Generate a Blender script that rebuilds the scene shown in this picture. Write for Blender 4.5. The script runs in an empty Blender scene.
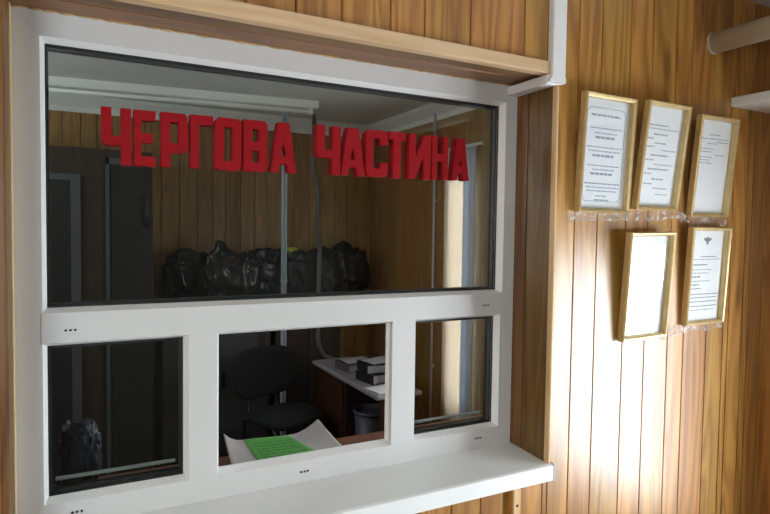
import bpy, bmesh, math, random
from mathutils import Vector, Matrix, noise
random.seed(7)
sc = bpy.context.scene
COL = sc.collection
PI = math.pi

# ------------------------------------------------------------------ materials
def new_mat(name):
    m = bpy.data.materials.new(name); m.use_nodes = True
    nt = m.node_tree; nt.nodes.clear()
    out = nt.nodes.new('ShaderNodeOutputMaterial')
    return m, nt, out

def nd(nt, t, **kw):
    n = nt.nodes.new(t)
    for k, v in kw.items(): setattr(n, k, v)
    return n

def mathn(nt, op, a, b=None):
    n = nd(nt, 'ShaderNodeMath', operation=op)
    for i, v in enumerate((a, b)):
        if v is None: continue
        if isinstance(v, (int, float)): n.inputs[i].default_value = v
        else: nt.links.new(v, n.inputs[i])
    return n.outputs[0]

def plain(name, col, rough=.5, var=.06, scale=12, bump=0, metallic=0, coat=0, spec=.5):
    m, nt, out = new_mat(name); L = nt.links.new
    b = nd(nt, 'ShaderNodeBsdfPrincipled')
    b.inputs['Roughness'].default_value = rough; b.inputs['Metallic'].default_value = metallic
    b.inputs['Coat Weight'].default_value = coat; b.inputs['Coat Roughness'].default_value = .15
    b.inputs['Specular IOR Level'].default_value = spec
    tc = nd(nt, 'ShaderNodeTexCoord')
    no = nd(nt, 'ShaderNodeTexNoise'); no.inputs['Scale'].default_value = scale; no.inputs['Detail'].default_value = 5
    L(tc.outputs['Object'], no.inputs['Vector'])
    r = nd(nt, 'ShaderNodeValToRGB')
    r.color_ramp.elements[0].position = .3; r.color_ramp.elements[1].position = .7
    r.color_ramp.elements[0].color = [c * (1 - var) for c in col] + [1]
    r.color_ramp.elements[1].color = [min(1, c * (1 + var)) for c in col] + [1]
    L(no.outputs['Fac'], r.inputs['Fac']); L(r.outputs['Color'], b.inputs['Base Color'])
    if bump:
        bp = nd(nt, 'ShaderNodeBump'); bp.inputs['Strength'].default_value = bump; bp.inputs['Distance'].default_value = .005
        L(no.outputs['Fac'], bp.inputs['Height']); L(bp.outputs['Normal'], b.inputs['Normal'])
    L(b.outputs[0], out.inputs[0])
    return m

def wood(name, light, dark, axis='z', rough=.34, tint=.28, coat=0., knots=True, spec=.5):
    m, nt, out = new_mat(name); L = nt.links.new
    tc = nd(nt, 'ShaderNodeTexCoord')
    at = nd(nt, 'ShaderNodeAttribute', attribute_type='GEOMETRY', attribute_name='board')
    cmb = nd(nt, 'ShaderNodeCombineXYZ')
    for i, k in enumerate((37.1, 19.7, 53.3)):
        L(mathn(nt, 'MULTIPLY', at.outputs['Fac'], k), cmb.inputs[i])
    add = nd(nt, 'ShaderNodeVectorMath', operation='ADD')
    L(tc.outputs['Object'], add.inputs[0]); L(cmb.outputs[0], add.inputs[1])
    def mp(along, across):
        mpn = nd(nt, 'ShaderNodeMapping')
        mpn.inputs['Scale'].default_value = [along if a == axis else across for a in 'xyz']
        L(add.outputs[0], mpn.inputs['Vector']); return mpn.outputs[0]
    n1 = nd(nt, 'ShaderNodeTexNoise'); n1.inputs['Scale'].default_value = 1; n1.inputs['Detail'].default_value = 7; n1.inputs['Roughness'].default_value = .65
    L(mp(3.6, 120), n1.inputs['Vector'])
    n2 = nd(nt, 'ShaderNodeTexNoise'); n2.inputs['Scale'].default_value = 1; n2.inputs['Detail'].default_value = 1.5; n2.inputs['Distortion'].default_value = .4
    L(mp(.9, 9), n2.inputs['Vector'])
    rings = mathn(nt, 'ADD', mathn(nt, 'MULTIPLY', mathn(nt, 'SINE', mathn(nt, 'MULTIPLY', n2.outputs['Fac'], 48)), .5), .5)
    n3 = nd(nt, 'ShaderNodeTexNoise'); n3.inputs['Scale'].default_value = 1; n3.inputs['Detail'].default_value = 3
    L(mp(1.7, 11), n3.inputs['Vector'])
    f = mathn(nt, 'ADD', mathn(nt, 'MULTIPLY', n1.outputs['Fac'], .50), mathn(nt, 'MULTIPLY', rings, .24))
    f = mathn(nt, 'ADD', f, mathn(nt, 'MULTIPLY', n3.outputs['Fac'], .34))
    r = nd(nt, 'ShaderNodeValToRGB')
    e = r.color_ramp.elements
    e[0].position = .29; e[0].color = [*dark, 1]; e[1].position = .77; e[1].color = [*light, 1]
    L(f, r.inputs['Fac'])
    col = r.outputs['Color']
    if knots:
        v = nd(nt, 'ShaderNodeTexVoronoi'); v.inputs['Scale'].default_value = 1
        L(mp(1.5, 5.5), v.inputs['Vector'])
        kr = nd(nt, 'ShaderNodeValToRGB'); k = kr.color_ramp.elements
        k[0].position = .05; k[0].color = (.30, .22, .17, 1); k[1].position = .13; k[1].color = (1, 1, 1, 1)
        L(v.outputs['Distance'], kr.inputs['Fac'])
        mx = nd(nt, 'ShaderNodeMix', data_type='RGBA', blend_type='MULTIPLY'); mx.inputs[0].default_value = .8
        L(col, mx.inputs[6]); L(kr.outputs['Color'], mx.inputs[7]); col = mx.outputs[2]
    hs = nd(nt, 'ShaderNodeHueSaturation')
    L(mathn(nt, 'ADD', mathn(nt, 'MULTIPLY', at.outputs['Fac'], tint), 1 - tint * .5), hs.inputs['Value'])
    wn = nd(nt, 'ShaderNodeTexWhiteNoise', noise_dimensions='1D'); L(at.outputs['Fac'], wn.inputs['W'])
    L(mathn(nt, 'ADD', mathn(nt, 'MULTIPLY', wn.outputs['Value'], .014), .493), hs.inputs['Hue'])
    L(col, hs.inputs['Color'])
    b = nd(nt, 'ShaderNodeBsdfPrincipled')
    b.inputs['Coat Weight'].default_value = coat; b.inputs['Coat Roughness'].default_value = rough
    b.inputs['Specular IOR Level'].default_value = spec
    L(hs.outputs['Color'], b.inputs['Base Color'])
    L(mathn(nt, 'ADD', mathn(nt, 'MULTIPLY', n1.outputs['Fac'], .16), rough - .08), b.inputs['Roughness'])
    bp = nd(nt, 'ShaderNodeBump'); bp.inputs['Strength'].default_value = .25; bp.inputs['Distance'].default_value = .002
    L(f, bp.inputs['Height']); L(bp.outputs['Normal'], b.inputs['Normal'])
    L(b.outputs[0], out.inputs[0])
    return m

def glass_mat(name, tint=(.86, .88, .86), rough=0, ior=1.5, gloss=(1, 1, 1)):
    m, nt, out = new_mat(name); L = nt.links.new
    t = nd(nt, 'ShaderNodeBsdfTransparent'); t.inputs[0].default_value = [*tint, 1]
    g = nd(nt, 'ShaderNodeBsdfGlossy'); g.inputs['Roughness'].default_value = rough; g.inputs['Color'].default_value = [*gloss, 1]
    fr = nd(nt, 'ShaderNodeFresnel'); ge = nd(nt, 'ShaderNodeNewGeometry')
    L(mathn(nt, 'ADD', mathn(nt, 'MULTIPLY', ge.outputs['Backfacing'], 1/ior - ior), ior), fr.inputs['IOR'])   # same reflectance on both faces of the thin pane
    mx = nd(nt, 'ShaderNodeMixShader')
    L(fr.outputs[0], mx.inputs[0]); L(t.outputs[0], mx.inputs[1]); L(g.outputs[0], mx.inputs[2])
    L(mx.outputs[0], out.inputs[0])
    return m

def film_mat(name):
    m, nt, out = new_mat(name); L = nt.links.new
    t = nd(nt, 'ShaderNodeBsdfTransparent'); t.inputs[0].default_value = (.97, .97, .97, 1)
    g = nd(nt, 'ShaderNodeBsdfPrincipled'); g.inputs['Base Color'].default_value = (.8, .76, .72, 1); g.inputs['Roughness'].default_value = .18
    no = nd(nt, 'ShaderNodeTexNoise'); no.inputs['Scale'].default_value = 38; no.inputs['Detail'].default_value = 3
    tc = nd(nt, 'ShaderNodeTexCoord'); L(tc.outputs['Object'], no.inputs['Vector'])
    r = nd(nt, 'ShaderNodeValToRGB'); r.color_ramp.elements[0].position = .42; r.color_ramp.elements[0].color = (.1, .1, .1, 1)
    r.color_ramp.elements[1].position = .68; r.color_ramp.elements[1].color = (.6, .6, .6, 1)
    L(no.outputs['Fac'], r.inputs['Fac'])
    mx = nd(nt, 'ShaderNodeMixShader'); L(r.outputs['Color'], mx.inputs[0]); L(t.outputs[0], mx.inputs[1]); L(g.outputs[0], mx.inputs[2])
    L(mx.outputs[0], out.inputs[0]); return m

def cloth_mat(name, col, trans=.3):
    m, nt, out = new_mat(name); L = nt.links.new
    d = nd(nt, 'ShaderNodeBsdfDiffuse'); t = nd(nt, 'ShaderNodeBsdfTranslucent')
    d.inputs[0].default_value = [*col, 1]; t.inputs[0].default_value = [*col, 1]
    mx = nd(nt, 'ShaderNodeMixShader'); mx.inputs[0].default_value = trans
    L(d.outputs[0], mx.inputs[1]); L(t.outputs[0], mx.inputs[2]); L(mx.outputs[0], out.inputs[0]); return m

PINE_L, PINE_D = (.56, .285, .062), (.235, .085, .013)
M = dict(
    pine=wood('honey_pine', PINE_L, PINE_D, spec=.8, coat=.35),
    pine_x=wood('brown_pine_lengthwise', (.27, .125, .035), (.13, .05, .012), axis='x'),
    pine_dark=wood('shaded_brown_pine', (.20, .098, .022), (.085, .036, .008)),  # darker copy of the pine, shade of the reveal put into its brown
    strip=wood('pale_pine_strip', (.74, .53, .33), (.60, .39, .21), axis='x', tint=.1, knots=False),
    strip_z=wood('pale_pine_corner', (.76, .55, .30), (.62, .40, .18), tint=.1, knots=False),
    panel=wood('office_panelling', (.40, .235, .085), (.24, .125, .038), tint=.35, knots=False, rough=.45),
    redwood=wood('red_brown_veneer', (.07, .027, .014), (.043, .015, .008), tint=.1, knots=False, rough=.4),
    redwood_x=wood('red_brown_counter', (.20, .085, .05), (.13, .048, .026), axis='x', tint=.1, knots=False, rough=.4),
    darkwood=wood('dark_brown_veneer', (.06, .042, .03), (.035, .024, .018), tint=.1, knots=False, rough=.5),
    pvc=plain('white_pvc', (.64, .64, .63), .32, .02, 3),
    pvc_side=plain('white_pvc_bead', (.86, .86, .85), .3, .02, 3),
    sill=plain('white_sill', (.88, .90, .89), .3, .03, 5),
    endcap=plain('grey_cap', (.42, .42, .42), .5),
    gasket=plain('black_rubber', (.012, .012, .013), .5),
    spacer=plain('black_spacer', (.018, .018, .02), .5),
    alu=plain('grey_aluminium', (.40, .42, .42), .4),
    hole=plain('drain_black', (.01, .01, .01), .7),
    glass=glass_mat('window_glass', (.93, .945, .93)),
    picglass=glass_mat('picture_glass', (.97, .98, .98)),
    red=plain('red_letter', (.29, .005, .009), .7, .08, 30, spec=.15),
    duct=plain('white_duct', (.80, .80, .80), .4, .02),
    gold=plain('gold_frame', (.58, .43, .20), .32, .12, 40, metallic=.35),
    paper=plain('white_paper', (.92, .93, .96), .7, .02, 4),
    ink=plain('grey_ink', (.22, .23, .27), .8),
    inkl=plain('pale_grey_ink', (.42, .43, .46), .8),
    inkb=plain('blue_grey_ink', (.33, .38, .48), .8),
    film=film_mat('clear_film'),
    foam=plain('yellow_foam', (.50, .34, .17), .9, .3, 60, bump=.6),
    ceil=plain('grey_white_ceiling', (.66, .66, .65), .7, .05, 3),
    cceil=plain('corridor_ceiling', (.55, .55, .54), .7, .05, 3),
    cornice=plain('white_cornice', (.82, .82, .79), .6, .03, 6),
    floor=plain('brown_linoleum', (.09, .06, .045), .45, .2, 6),
    cfloor=plain('grey_linoleum', (.26, .235, .21), .4, .15, 6),
    lum=plain('white_enamel', (.86, .87, .85), .4, .02),
    tube=plain('white_lamp_tube', (.85, .86, .85), .3, .02),
    robe=plain('wardrobe_grey', (.022, .022, .023), .5, .05, 8),
    greysteel=plain('grey_steel', (.075, .076, .08), .45, .05, 8),
    trimgrey=plain('grey_trim', (.10, .11, .12), .4, .05),
    pole=plain('pale_conduit', (.46, .50, .58), .3, .03),
    pipe=plain('painted_pipe', (.13, .125, .12), .4, .05),
    blackbag=plain('black_plastic', (.005, .0053, .0057), .26, .2, 14, bump=.5, spec=.4),
    clearbag=plain('lilac_plastic', (.022, .022, .034), .35, .5, 30, spec=.3),
    green=plain('green_wrap', (.10, .62, .10), .35, .2, 20),
    yellow=plain('yellow_wrap', (.75, .72, .08), .4, .1, 20),
    fabric=plain('black_fabric', (.007, .007, .0075), .9, .3, 140, bump=.3),
    blackmetal=plain('black_metal', (.012, .012, .013), .35, .1),
    desk=plain('pale_laminate', (.33, .31, .335), .3, .04, 9),
    cover=plain('dark_cover', (.018, .017, .022), .35, .2, 25),
    greycover=plain('grey_cover', (.09, .08, .085), .5, .2, 25),
    pages=plain('page_edges', (.36, .36, .365), .8, .08, 90),
    bin=plain('grey_bin', (.085, .085, .105), .45, .06),
    newsprint=plain('newsprint', (.50, .475, .46), .8, .04, 10),
    greenpaper=plain('green_sheet', (.11, .40, .075), .75, .05, 10),
    darkink=plain('dark_green_ink', (.05, .22, .04), .8),
    curtain=cloth_mat('cream_curtain', (.82, .74, .66), .38),
    curtain_hem=cloth_mat('grey_white_curtain', (.56, .60, .68), .25),
    dado=plain('dark_green_grey_paint', (.034, .037, .036), .6, .08, 4),
    beige=plain('beige_paint', (.52, .47, .36), .5, .06, 7),
    whitepaint=plain('white_paint', (.72, .72, .70), .5, .04, 7),
)

# ------------------------------------------------------------------ mesh helpers
ORIGIN = {}
class MB:
    def __init__(s):
        s.bm = bmesh.new(); s.lay = s.bm.faces.layers.float.new('board')
    def _tag(s, faces, board):
        if board is None: board = random.random()
        for f in faces: f[s.lay] = board
    def box(s, x0, x1, y0, y1, z0, z1, bevel=0, board=None, seg=1):
        x0, x1 = sorted((x0, x1)); y0, y1 = sorted((y0, y1)); z0, z1 = sorted((z0, z1))
        mat = Matrix.Translation(((x0+x1)/2, (y0+y1)/2, (z0+z1)/2)) @ Matrix.Diagonal((x1-x0, y1-y0, z1-z0, 1))
        before = set(s.bm.faces)
        r = bmesh.ops.create_cube(s.bm, size=1, matrix=mat)
        if bevel:
            es = {e for v in r['verts'] for e in v.link_edges}
            bmesh.ops.bevel(s.bm, geom=list(es), offset=bevel, segments=seg, affect='EDGES', profile=.5)
        s._tag([f for f in s.bm.faces if f not in before], board)
        return s
    def prism(s, pts, frm, to, board=None):
        """pts: list of 3D points (planar loop); extruded along vector to-frm"""
        d = Vector(to) - Vector(frm)
        a = [s.bm.verts.new(Vector(p)) for p in pts]; b = [s.bm.verts.new(Vector(p) + d) for p in pts]
        fs = [s.bm.faces.new(a), s.bm.faces.new(b[::-1])]
        n = len(pts)
        for i in range(n):
            fs.append(s.bm.faces.new((a[i], b[i], b[(i+1) % n], a[(i+1) % n])))
        s._tag(fs, board); return s
    def tube(s, path, r, n=12, cap=True):
        path = [Vector(p) for p in path]; rings = []; fs = []
        prev = None
        for i, p in enumerate(path):
            d = (path[min(i+1, len(path)-1)] - path[max(i-1, 0)]).normalized()
            u = d.orthogonal().normalized() if prev is None else (prev - d * prev.dot(d)).normalized()
            prev = u; w = d.cross(u)
            rr = r[i] if isinstance(r, (list, tuple)) else r
            rings.append([s.bm.verts.new(p + (u*math.cos(2*PI*k/n) + w*math.sin(2*PI*k/n))*rr) for k in range(n)])
        for a, b in zip(rings, rings[1:]):
            for k in range(n): fs.append(s.bm.faces.new((a[k], a[(k+1) % n], b[(k+1) % n], b[k])))
        if cap: fs += [s.bm.faces.new(rings[0][::-1]), s.bm.faces.new(rings[-1])]
        for f in fs: f.smooth = True
        s._tag(fs, None); return s
    def lathe(s, c, prof, n=32):
        rings = []; fs = []
        for (r, z) in prof:
            rings.append([s.bm.verts.new((c[0]+r*math.cos(2*PI*k/n), c[1]+r*math.sin(2*PI*k/n), c[2]+z)) for k in range(n)])
        for a, b in zip(rings, rings[1:]):
            for k in range(n):
                f = s.bm.faces.new((a[k], a[(k+1) % n], b[(k+1) % n], b[k])); f.smooth = True; fs.append(f)
        fs.append(s.bm.faces.new(rings[0][::-1])); s._tag(fs, None); return s
    def grid(s, fn, nu, nv, thick=0, nrm=None):
        """fn(u,v) -> point; optional thickness closes it into a solid sheet"""
        P = [[Vector(fn(i/nu, j/nv)) for j in range(nv+1)] for i in range(nu+1)]
        def normal(i, j):
            a = P[min(i+1, nu)][j] - P[max(i-1, 0)][j]; b = P[i][min(j+1, nv)] - P[i][max(j-1, 0)]
            return a.cross(b).normalized()
        A = [[s.bm.verts.new(P[i][j]) for j in range(nv+1)] for i in range(nu+1)]
        fs = []
        for i in range(nu):
            for j in range(nv):
                fs.append(s.bm.faces.new((A[i][j], A[i+1][j], A[i+1][j+1], A[i][j+1])))
        if thick:
            B = [[s.bm.verts.new(P[i][j] - normal(i, j)*thick) for j in range(nv+1)] for i in range(nu+1)]
            for i in range(nu):
                for j in range(nv):
                    fs.append(s.bm.faces.new((B[i][j], B[i][j+1], B[i+1][j+1], B[i+1][j])))
            for i in range(nu):
                fs.append(s.bm.faces.new((A[i+1][0], A[i][0], B[i][0], B[i+1][0])))
                fs.append(s.bm.faces.new((A[i][nv], A[i+1][nv], B[i+1][nv], B[i][nv])))
            for j in range(nv):
                fs.append(s.bm.faces.new((A[0][j], A[0][j+1], B[0][j+1], B[0][j])))
                fs.append(s.bm.faces.new((A[nu][j+1], A[nu][j], B[nu][j], B[nu][j+1])))
        for f in fs: f.smooth = True
        s._tag(fs, None); return s
    def boards(s, o, u, n, lines, v0, v1, t=.014, g=.0013, d=.006):
        """upright planks: o origin, u along the wall, n outward normal; lines = plank joints along u; face lies on o"""
        o, u, n = Vector(o), Vector(u), Vector(n)
        for a, b in zip(lines, lines[1:]):
            prof = [(a+g, -t), (a+g, -d), (a+g+.0017, 0), (b-g-.0017, 0), (b-g, -d), (b-g, -t)]
            pts = [o + u*p + n*q + Vector((0, 0, v0)) for p, q in prof]
            s.prism(pts, (0, 0, v0), (0, 0, v1), random.random())
        return s
    def build(s, name, mat, parent=None, local=False, loc=None):
        org = ORIGIN.get(parent, Vector((0, 0, 0))) if parent else (Vector(loc) if loc else Vector((0, 0, 0)))
        if not local:
            bmesh.ops.translate(s.bm, verts=s.bm.verts, vec=-org)
        bmesh.ops.recalc_face_normals(s.bm, faces=s.bm.faces)
        me = bpy.data.meshes.new(name); s.bm.to_mesh(me); s.bm.free()
        me.materials.append(mat)
        o = bpy.data.objects.new(name, me); COL.objects.link(o)
        if parent: o.parent = parent; ORIGIN[o] = ORIGIN.get(parent, Vector((0, 0, 0)))
        else:
            ORIGIN[o] = org
            if loc: o.location = loc
        return o

def tag(o, label, cat, group=None):
    o['label'] = label; o['category'] = cat
    if group: o['group'] = group
    return o
def thing(name, loc, label, cat, group=None, rot=(0, 0, 0)):
    o = bpy.data.objects.new(name, None); COL.objects.link(o)
    o.location = loc; o.rotation_euler = rot; o.empty_display_size = .05
    ORIGIN[o] = Vector(loc); return tag(o, label, cat, group)
def struct(o):
    o['kind'] = 'structure'; return o
def sempty(name, loc):
    o = bpy.data.objects.new(name, None); COL.objects.link(o); o.location = loc; ORIGIN[o] = Vector(loc)
    return struct(o)

# ------------------------------------------------------------------ dimensions (metres; z = 0 is the underside of the service window, 1.05 m above the floor)
FZ = -1.05
WX, WZ = 1.374, 1.150          # service window
REV = .172                     # depth of the reveal on the corridor side
YF = -REV                      # corridor face of the wall
YI = .075                      # office face of the wall
XL, XE = -1.6, 2.462           # corridor ends
YB = -2.7                      # corridor's other wall
CZ = 1.535                      # corridor ceiling
OX0, OX1, OY1, OZ = -1.3, 2.434, 3.215, 1.60   # office

# ------------------------------------------------------------------ corridor shell
right_lines = [1.376, 1.46, 1.555, 1.682, 1.786, 1.902, 1.985, 2.11, 2.205, 2.235, 2.318, 2.355, 2.441, 2.462]
m = MB()
core = YF + .012
m.box(WX+.014, XE, core, YI-.012, FZ, OZ)                 # right of window
m.box(XL, -.014, core, YI-.012, FZ, OZ)                   # left
m.box(-.014, WX+.014, core, YI-.012, WZ+.014, OZ)         # above
m.box(-.014, WX+.014, core, YI-.012, FZ, -.02)            # below
m.boards((0, YF, 0), (1, 0, 0), (0, -1, 0), right_lines, FZ, CZ)
m.boards((0, YF, 0), (1, 0, 0), (0, -1, 0), [-1.6, -1.48, -1.34, -1.24, -1.1, -1.0, -.86, -.74, -.62, -.48, -.38, -.25, -.12, -.0], FZ, CZ)
m.boards((0, YF, 0), (1, 0, 0), (0, -1, 0), [0, .11, .235, .352, .457, .573, .688, .82, .92, 1.063, 1.249, 1.338], WZ+.02, CZ)
m.boards((0, YF, 0), (1, 0, 0), (0, -1, 0), [1.34, 1.376], WZ-.02, CZ)
m.boards((0, YF, 0), (1, 0, 0), (0, -1, 0), [0, .12, .24, .36, .47, .60, .71, .83, .93, 1.03, 1.129, 1.211], FZ, -.052)
m.boards((0, YF, 0), (1, 0, 0), (0, -1, 0), [1.238, 1.357, 1.376], FZ, -.052)
struct(m.build('wall_front', M['pine']))
# batten with nail below the sill
m = MB(); m.box(1.240, 1.268, YF-.010, YF, FZ, -.062, .002)
t_ = struct(m.build('trim_1', M['strip_z']))
m = MB(); m.tube([(1.254, YF-.011, -.11), (1.254, YF-.0095, -.11)], .0045, 10); m.build('nail', M['blackmetal'], t_)
# reveal: planks on both sides, soffit
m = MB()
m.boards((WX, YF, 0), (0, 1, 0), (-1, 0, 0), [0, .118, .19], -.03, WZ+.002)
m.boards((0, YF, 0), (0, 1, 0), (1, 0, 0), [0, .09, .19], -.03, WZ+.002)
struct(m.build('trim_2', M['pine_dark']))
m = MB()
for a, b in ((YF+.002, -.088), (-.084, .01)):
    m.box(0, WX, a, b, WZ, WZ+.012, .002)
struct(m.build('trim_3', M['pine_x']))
# pale casing strip along the upper edge and corner bead on the right
m = MB(); m.box(-.012, 1.342, YF-.014, YF+.02, WZ-.006, WZ+.03, .004, seg=2)
struct(m.build('trim_4', M['strip']))
m = MB(); m.box(WX-.001, WX+.008, YF-.005, YF+.016, -.012, WZ-.03, .004, seg=2)
struct(m.build('trim_5', M['strip_z']))
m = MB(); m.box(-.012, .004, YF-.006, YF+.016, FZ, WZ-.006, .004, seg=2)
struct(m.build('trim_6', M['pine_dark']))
m = MB(); m.box(-.002, .0022, -.030, -.001, -.002, WZ-.002, .001)
struct(m.build('trim_10', M['strip_z']))
# mounting foam squeezed out above the window
m = MB()
random.seed(3)
for k in range(46):
    x = .02 + k*.0292 + random.uniform(-.006, .006); r = random.uniform(.0012, .0038)
    m.tube([(x-.017, -.003, WZ-.001), (x, -.005, WZ-.001), (x+.017, -.003, WZ-.001)], [r*.4, r, r*.4], 8)
struct(m.build('trim_7', M['foam']))
random.seed(11)

# other corridor walls with daylight openings, the rear one added for fill
def wall_with_hole(m, axis, pos, th, a0, a1, z0, z1, h):
    """slab at axis=pos..pos+th spanning a0..a1; h=(b0,b1,w0,w1) hole or None"""
    def bx(p0, p1, q0, q1):
        if p1 - p0 < 1e-4 or q1 - q0 < 1e-4: return
        if axis == 'x': m.box(pos, pos+th, p0, p1, q0, q1)
        else: m.box(p0, p1, pos, pos+th, q0, q1)
    b0, b1, w0, w1 = h
    bx(a0, b0, z0, z1); bx(b1, a1, z0, z1); bx(b0, b1, z0, w0); bx(b0, b1, w1, z1)
E_WIN = (-1.55, -.63, -.62, .60)
FILL_B_WIN = (-1.56, -.50, -.30, 1.20)  # invented opening behind the camera, added as fill for wall and window frame
m = MB(); wall_with_hole(m, 'x', XE, .14, YB, YI, FZ, OZ, E_WIN); struct(m.build('wall_right', M['pine']))
m = MB(); wall_with_hole(m, 'y', YB-.14, .14, XL-.1, XE+.14, FZ, OZ, FILL_B_WIN); struct(m.build('wall_back', M['dado']))
m = MB(); m.box(XL-.1, XL, YB, YF, FZ, OZ); struct(m.build('wall_left', M['pine']))
m = MB(); m.box(XL-.1, XE+.14, YB-.14, YI, FZ-.1, FZ); struct(m.build('floor', M['cfloor']))
m = MB(); m.box(XL, XE, YB, YF+.012, CZ, CZ+.04); struct(m.build('ceiling', M['cceil']))
def opening_frame(name, axis, pos, th, h, mat):
    b0, b1, w0, w1 = h; m = MB(); f = .05; mid = (b0+b1)/2
    for (p0, p1, q0, q1) in ((b0, b0+f, w0, w1), (b1-f, b1, w0, w1), (b0+f, b1-f, w0, w0+f), (b0+f, b1-f, w1-f, w1), (mid-.02, mid+.02, w0+f, w1-f)):
        if axis == 'x': m.box(pos+.04, pos+.09, p0, p1, q0, q1, .004)
        else: m.box(p0, p1, pos+.04, pos+.09, q0, q1, .004)
    struct(m.build(name, mat))
opening_frame('window_2', 'x', XE, .14, E_WIN, M['pvc'])
opening_frame('fill_window_3', 'y', YB-.14, .14, FILL_B_WIN, M['pvc'])

# pale pipe and shelf high up on the right
p = thing('ceiling_pipe', (2.092, YF, 1.352), 'rounded beige pipe sticking out of the plank wall, above the white shelf board', 'pipe')
m = MB(); m.tube([(2.092, YF-.0005, 1.352), (2.092, YB+.001, 1.352)], .036, 24); m.build('pipe', M['beige'], p)
m = MB(); m.tube([(2.092, YF-.0005, 1.352), (2.092, YF-.006, 1.352)], .0375, 24); m.build('collar', M['beige'], p)
p = thing('wall_shelf', (2.33, YF, 1.146), 'flat white shelf board in the far corner under the rounded pipe', 'shelf')
m = MB(); m.box(2.200, XE-.0005, YF-.0005, -1.75, 1.146, 1.178, .003); m.build('board', M['whitepaint'], p)
for y in (-1.62, -.36):
    m = MB(); m.prism([(XE-.001, y, 1.0), (XE-.001, y, 1.146), (2.27, y, 1.146), (2.27, y, 1.135)], (0, 0, 0), (0, .012, 0)); m.build('bracket', M['lum'], p)

# ------------------------------------------------------------------ service window
win = sempty('window_1', (WX/2, 0, 0))
GY = .028                                        # outer glass face
G = dict(gx0=.062, gx1=1.3207, gzt=1.0875, gzb=.5014, lzt=.4148, lzb=.0695, l0=.0614, l1=.354, m0=.4417, m1=.9271, r0=1.0173, r1=1.3157)
B = .0085                                        # bead width
e = .0005
FD, FG = .036, .066           # depth of the frame, depth of the glazed rebates
m = MB()
# outer frame, mitred
def mitre(m, x0, x1, z0, z1, X0, X1, Z0, Z1, y0, y1):
    """four mitred bars between outer rect X0..X1,Z0..Z1 and inner rect x0..x1,z0..z1"""
    g = .0004
    m.prism([(X0, y0, Z0), (X0, y0, Z1), (x0, y0, z1-g), (x0, y0, z0+g)], (0, y0, 0), (0, y1, 0))
    m.prism([(X1, y0, Z1), (X1, y0, Z0), (x1, y0, z0+g), (x1, y0, z1-g)], (0, y0, 0), (0, y1, 0))
    m.prism([(X0+g, y0, Z1), (X1-g, y0, Z1), (x1, y0, z1), (x0, y0, z1)], (0, y0, 0), (0, y1, 0))
    m.prism([(X1-g, y0, Z0), (X0+g, y0, Z0), (x0, y0, z0), (x1, y0, z0)], (0, y0, 0), (0, y1, 0))
fx0, fx1, fz0, fz1 = G['l0']-B, G['gx1']+B, G['lzb']-B, G['gzt']+B
mitre(m, fx0, fx1, fz0, fz1, .001, WX-.001, .001, WZ-.001, 0, FD)
m.build('outer_frame', M['pvc'], win)
tz0, tz1 = G['lzt']+B, G['gzb']-B
m = MB(); m.box(fx0-.003, fx1+.003, -.0012, FD-.001, tz0, tz1, .0012); m.build('transom', M['pvc'], win)
for a, b in ((G['l1']+B, G['m0']-B), (G['m1']+.0035, G['r0']-B)):
    m = MB(); m.box(a, b, -.0008, FD-.001, fz0-.002, tz0+.002, .001); m.build('mullion', M['pvc'], win)
def pane(x0, x1, z0, z1, glazed=True):
    fd = FG if glazed else FD
    m = MB()   # sloped glazing bead from frame face down to the glass
    a0, a1, b0, b1 = x0-B, x1+B, z0-B, z1+B
    y0, y1 = .001, GY
    for q in (((a0, y0, b0), (a0, y0, b1), (x0, y1, z1), (x0, y1, z0)), ((a1, y0, b1), (a1, y0, b0), (x1, y1, z0), (x1, y1, z1)),
              ((a0, y0, b1), (a1, y0, b1), (x1, y1, z1), (x0, y1, z1)), ((a1, y0, b0), (a0, y0, b0), (x0, y1, z0), (x1, y1, z0))):
        vs = [m.bm.verts.new(v) for v in q]
        back = [m.bm.verts.new(v) for v in (Vector(q[0])+Vector((0, fd-y0-.002, 0)), Vector(q[1])+Vector((0, fd-y0-.002, 0)),
                                           Vector(q[2])+Vector((0, fd-y1-.002, 0)), Vector(q[3])+Vector((0, fd-y1-.002, 0)))]
        m.bm.faces.new(vs); m.bm.faces.new(back[::-1])
        for i in range(4): m.bm.faces.new((vs[i], back[i], back[(i+1) % 4], vs[(i+1) % 4]))
    bead = m.build('glazing_bead', M['pvc_side'], win)
    if not glazed: return
    m = MB(); gk = .003
    mitre(m, x0+gk, x1-gk, z0+gk, z1-gk, x0, x1, z0, z1, GY-.001, GY+.003)
    mitre(m, x0+.006, x1-.006, z0+.008, z1-.008, x0, x1, z0, z1, GY+.0285, GY+.033)
    m.build('gasket', M['gasket'], bead)
    m = MB(); mitre(m, x0+.006, x1-.006, z0+.008, z1-.008, x0, x1, z0, z1, GY+.008, GY+.024)
    m.build('spacer', M['spacer'], bead)
    if z0 < .3:
        m = MB(); m.box(x0+.012, x1-.012, FG+.001, FG+.012, z0+.018, z0+.0245, .001); m.build('sash_rail', M['alu'], bead)
    for y in (GY+.0032, GY+.0245):
        m = MB(); m.box(x0+e, x1-e, y, y+.0038, z0+e, z1-e); m.build('glass_pane', M['glass'], win)
pane(G['gx0'], G['gx1'], G['gzb'], G['gzt'])
pane(G['l0'], G['l1'], G['lzb'], G['lzt'])
pane(G['m0'], G['m1']-.0, G['lzb'], G['lzt'], False)
pane(G['r0'], G['r1'], G['lzb'], G['lzt'])
# drain holes in threes
for cx, cz in ((.108, .452), (1.263, .455), (.118, .034), (1.245, .034), (.665, .030)):
    m = MB()
    for k in (-1, 0, 1):
        m.tube([(cx+k*.0095, -.0022, cz), (cx+k*.0095, .004, cz)], .0027, 10)
    m.build('drain_holes', M['hole'], win)

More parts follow.
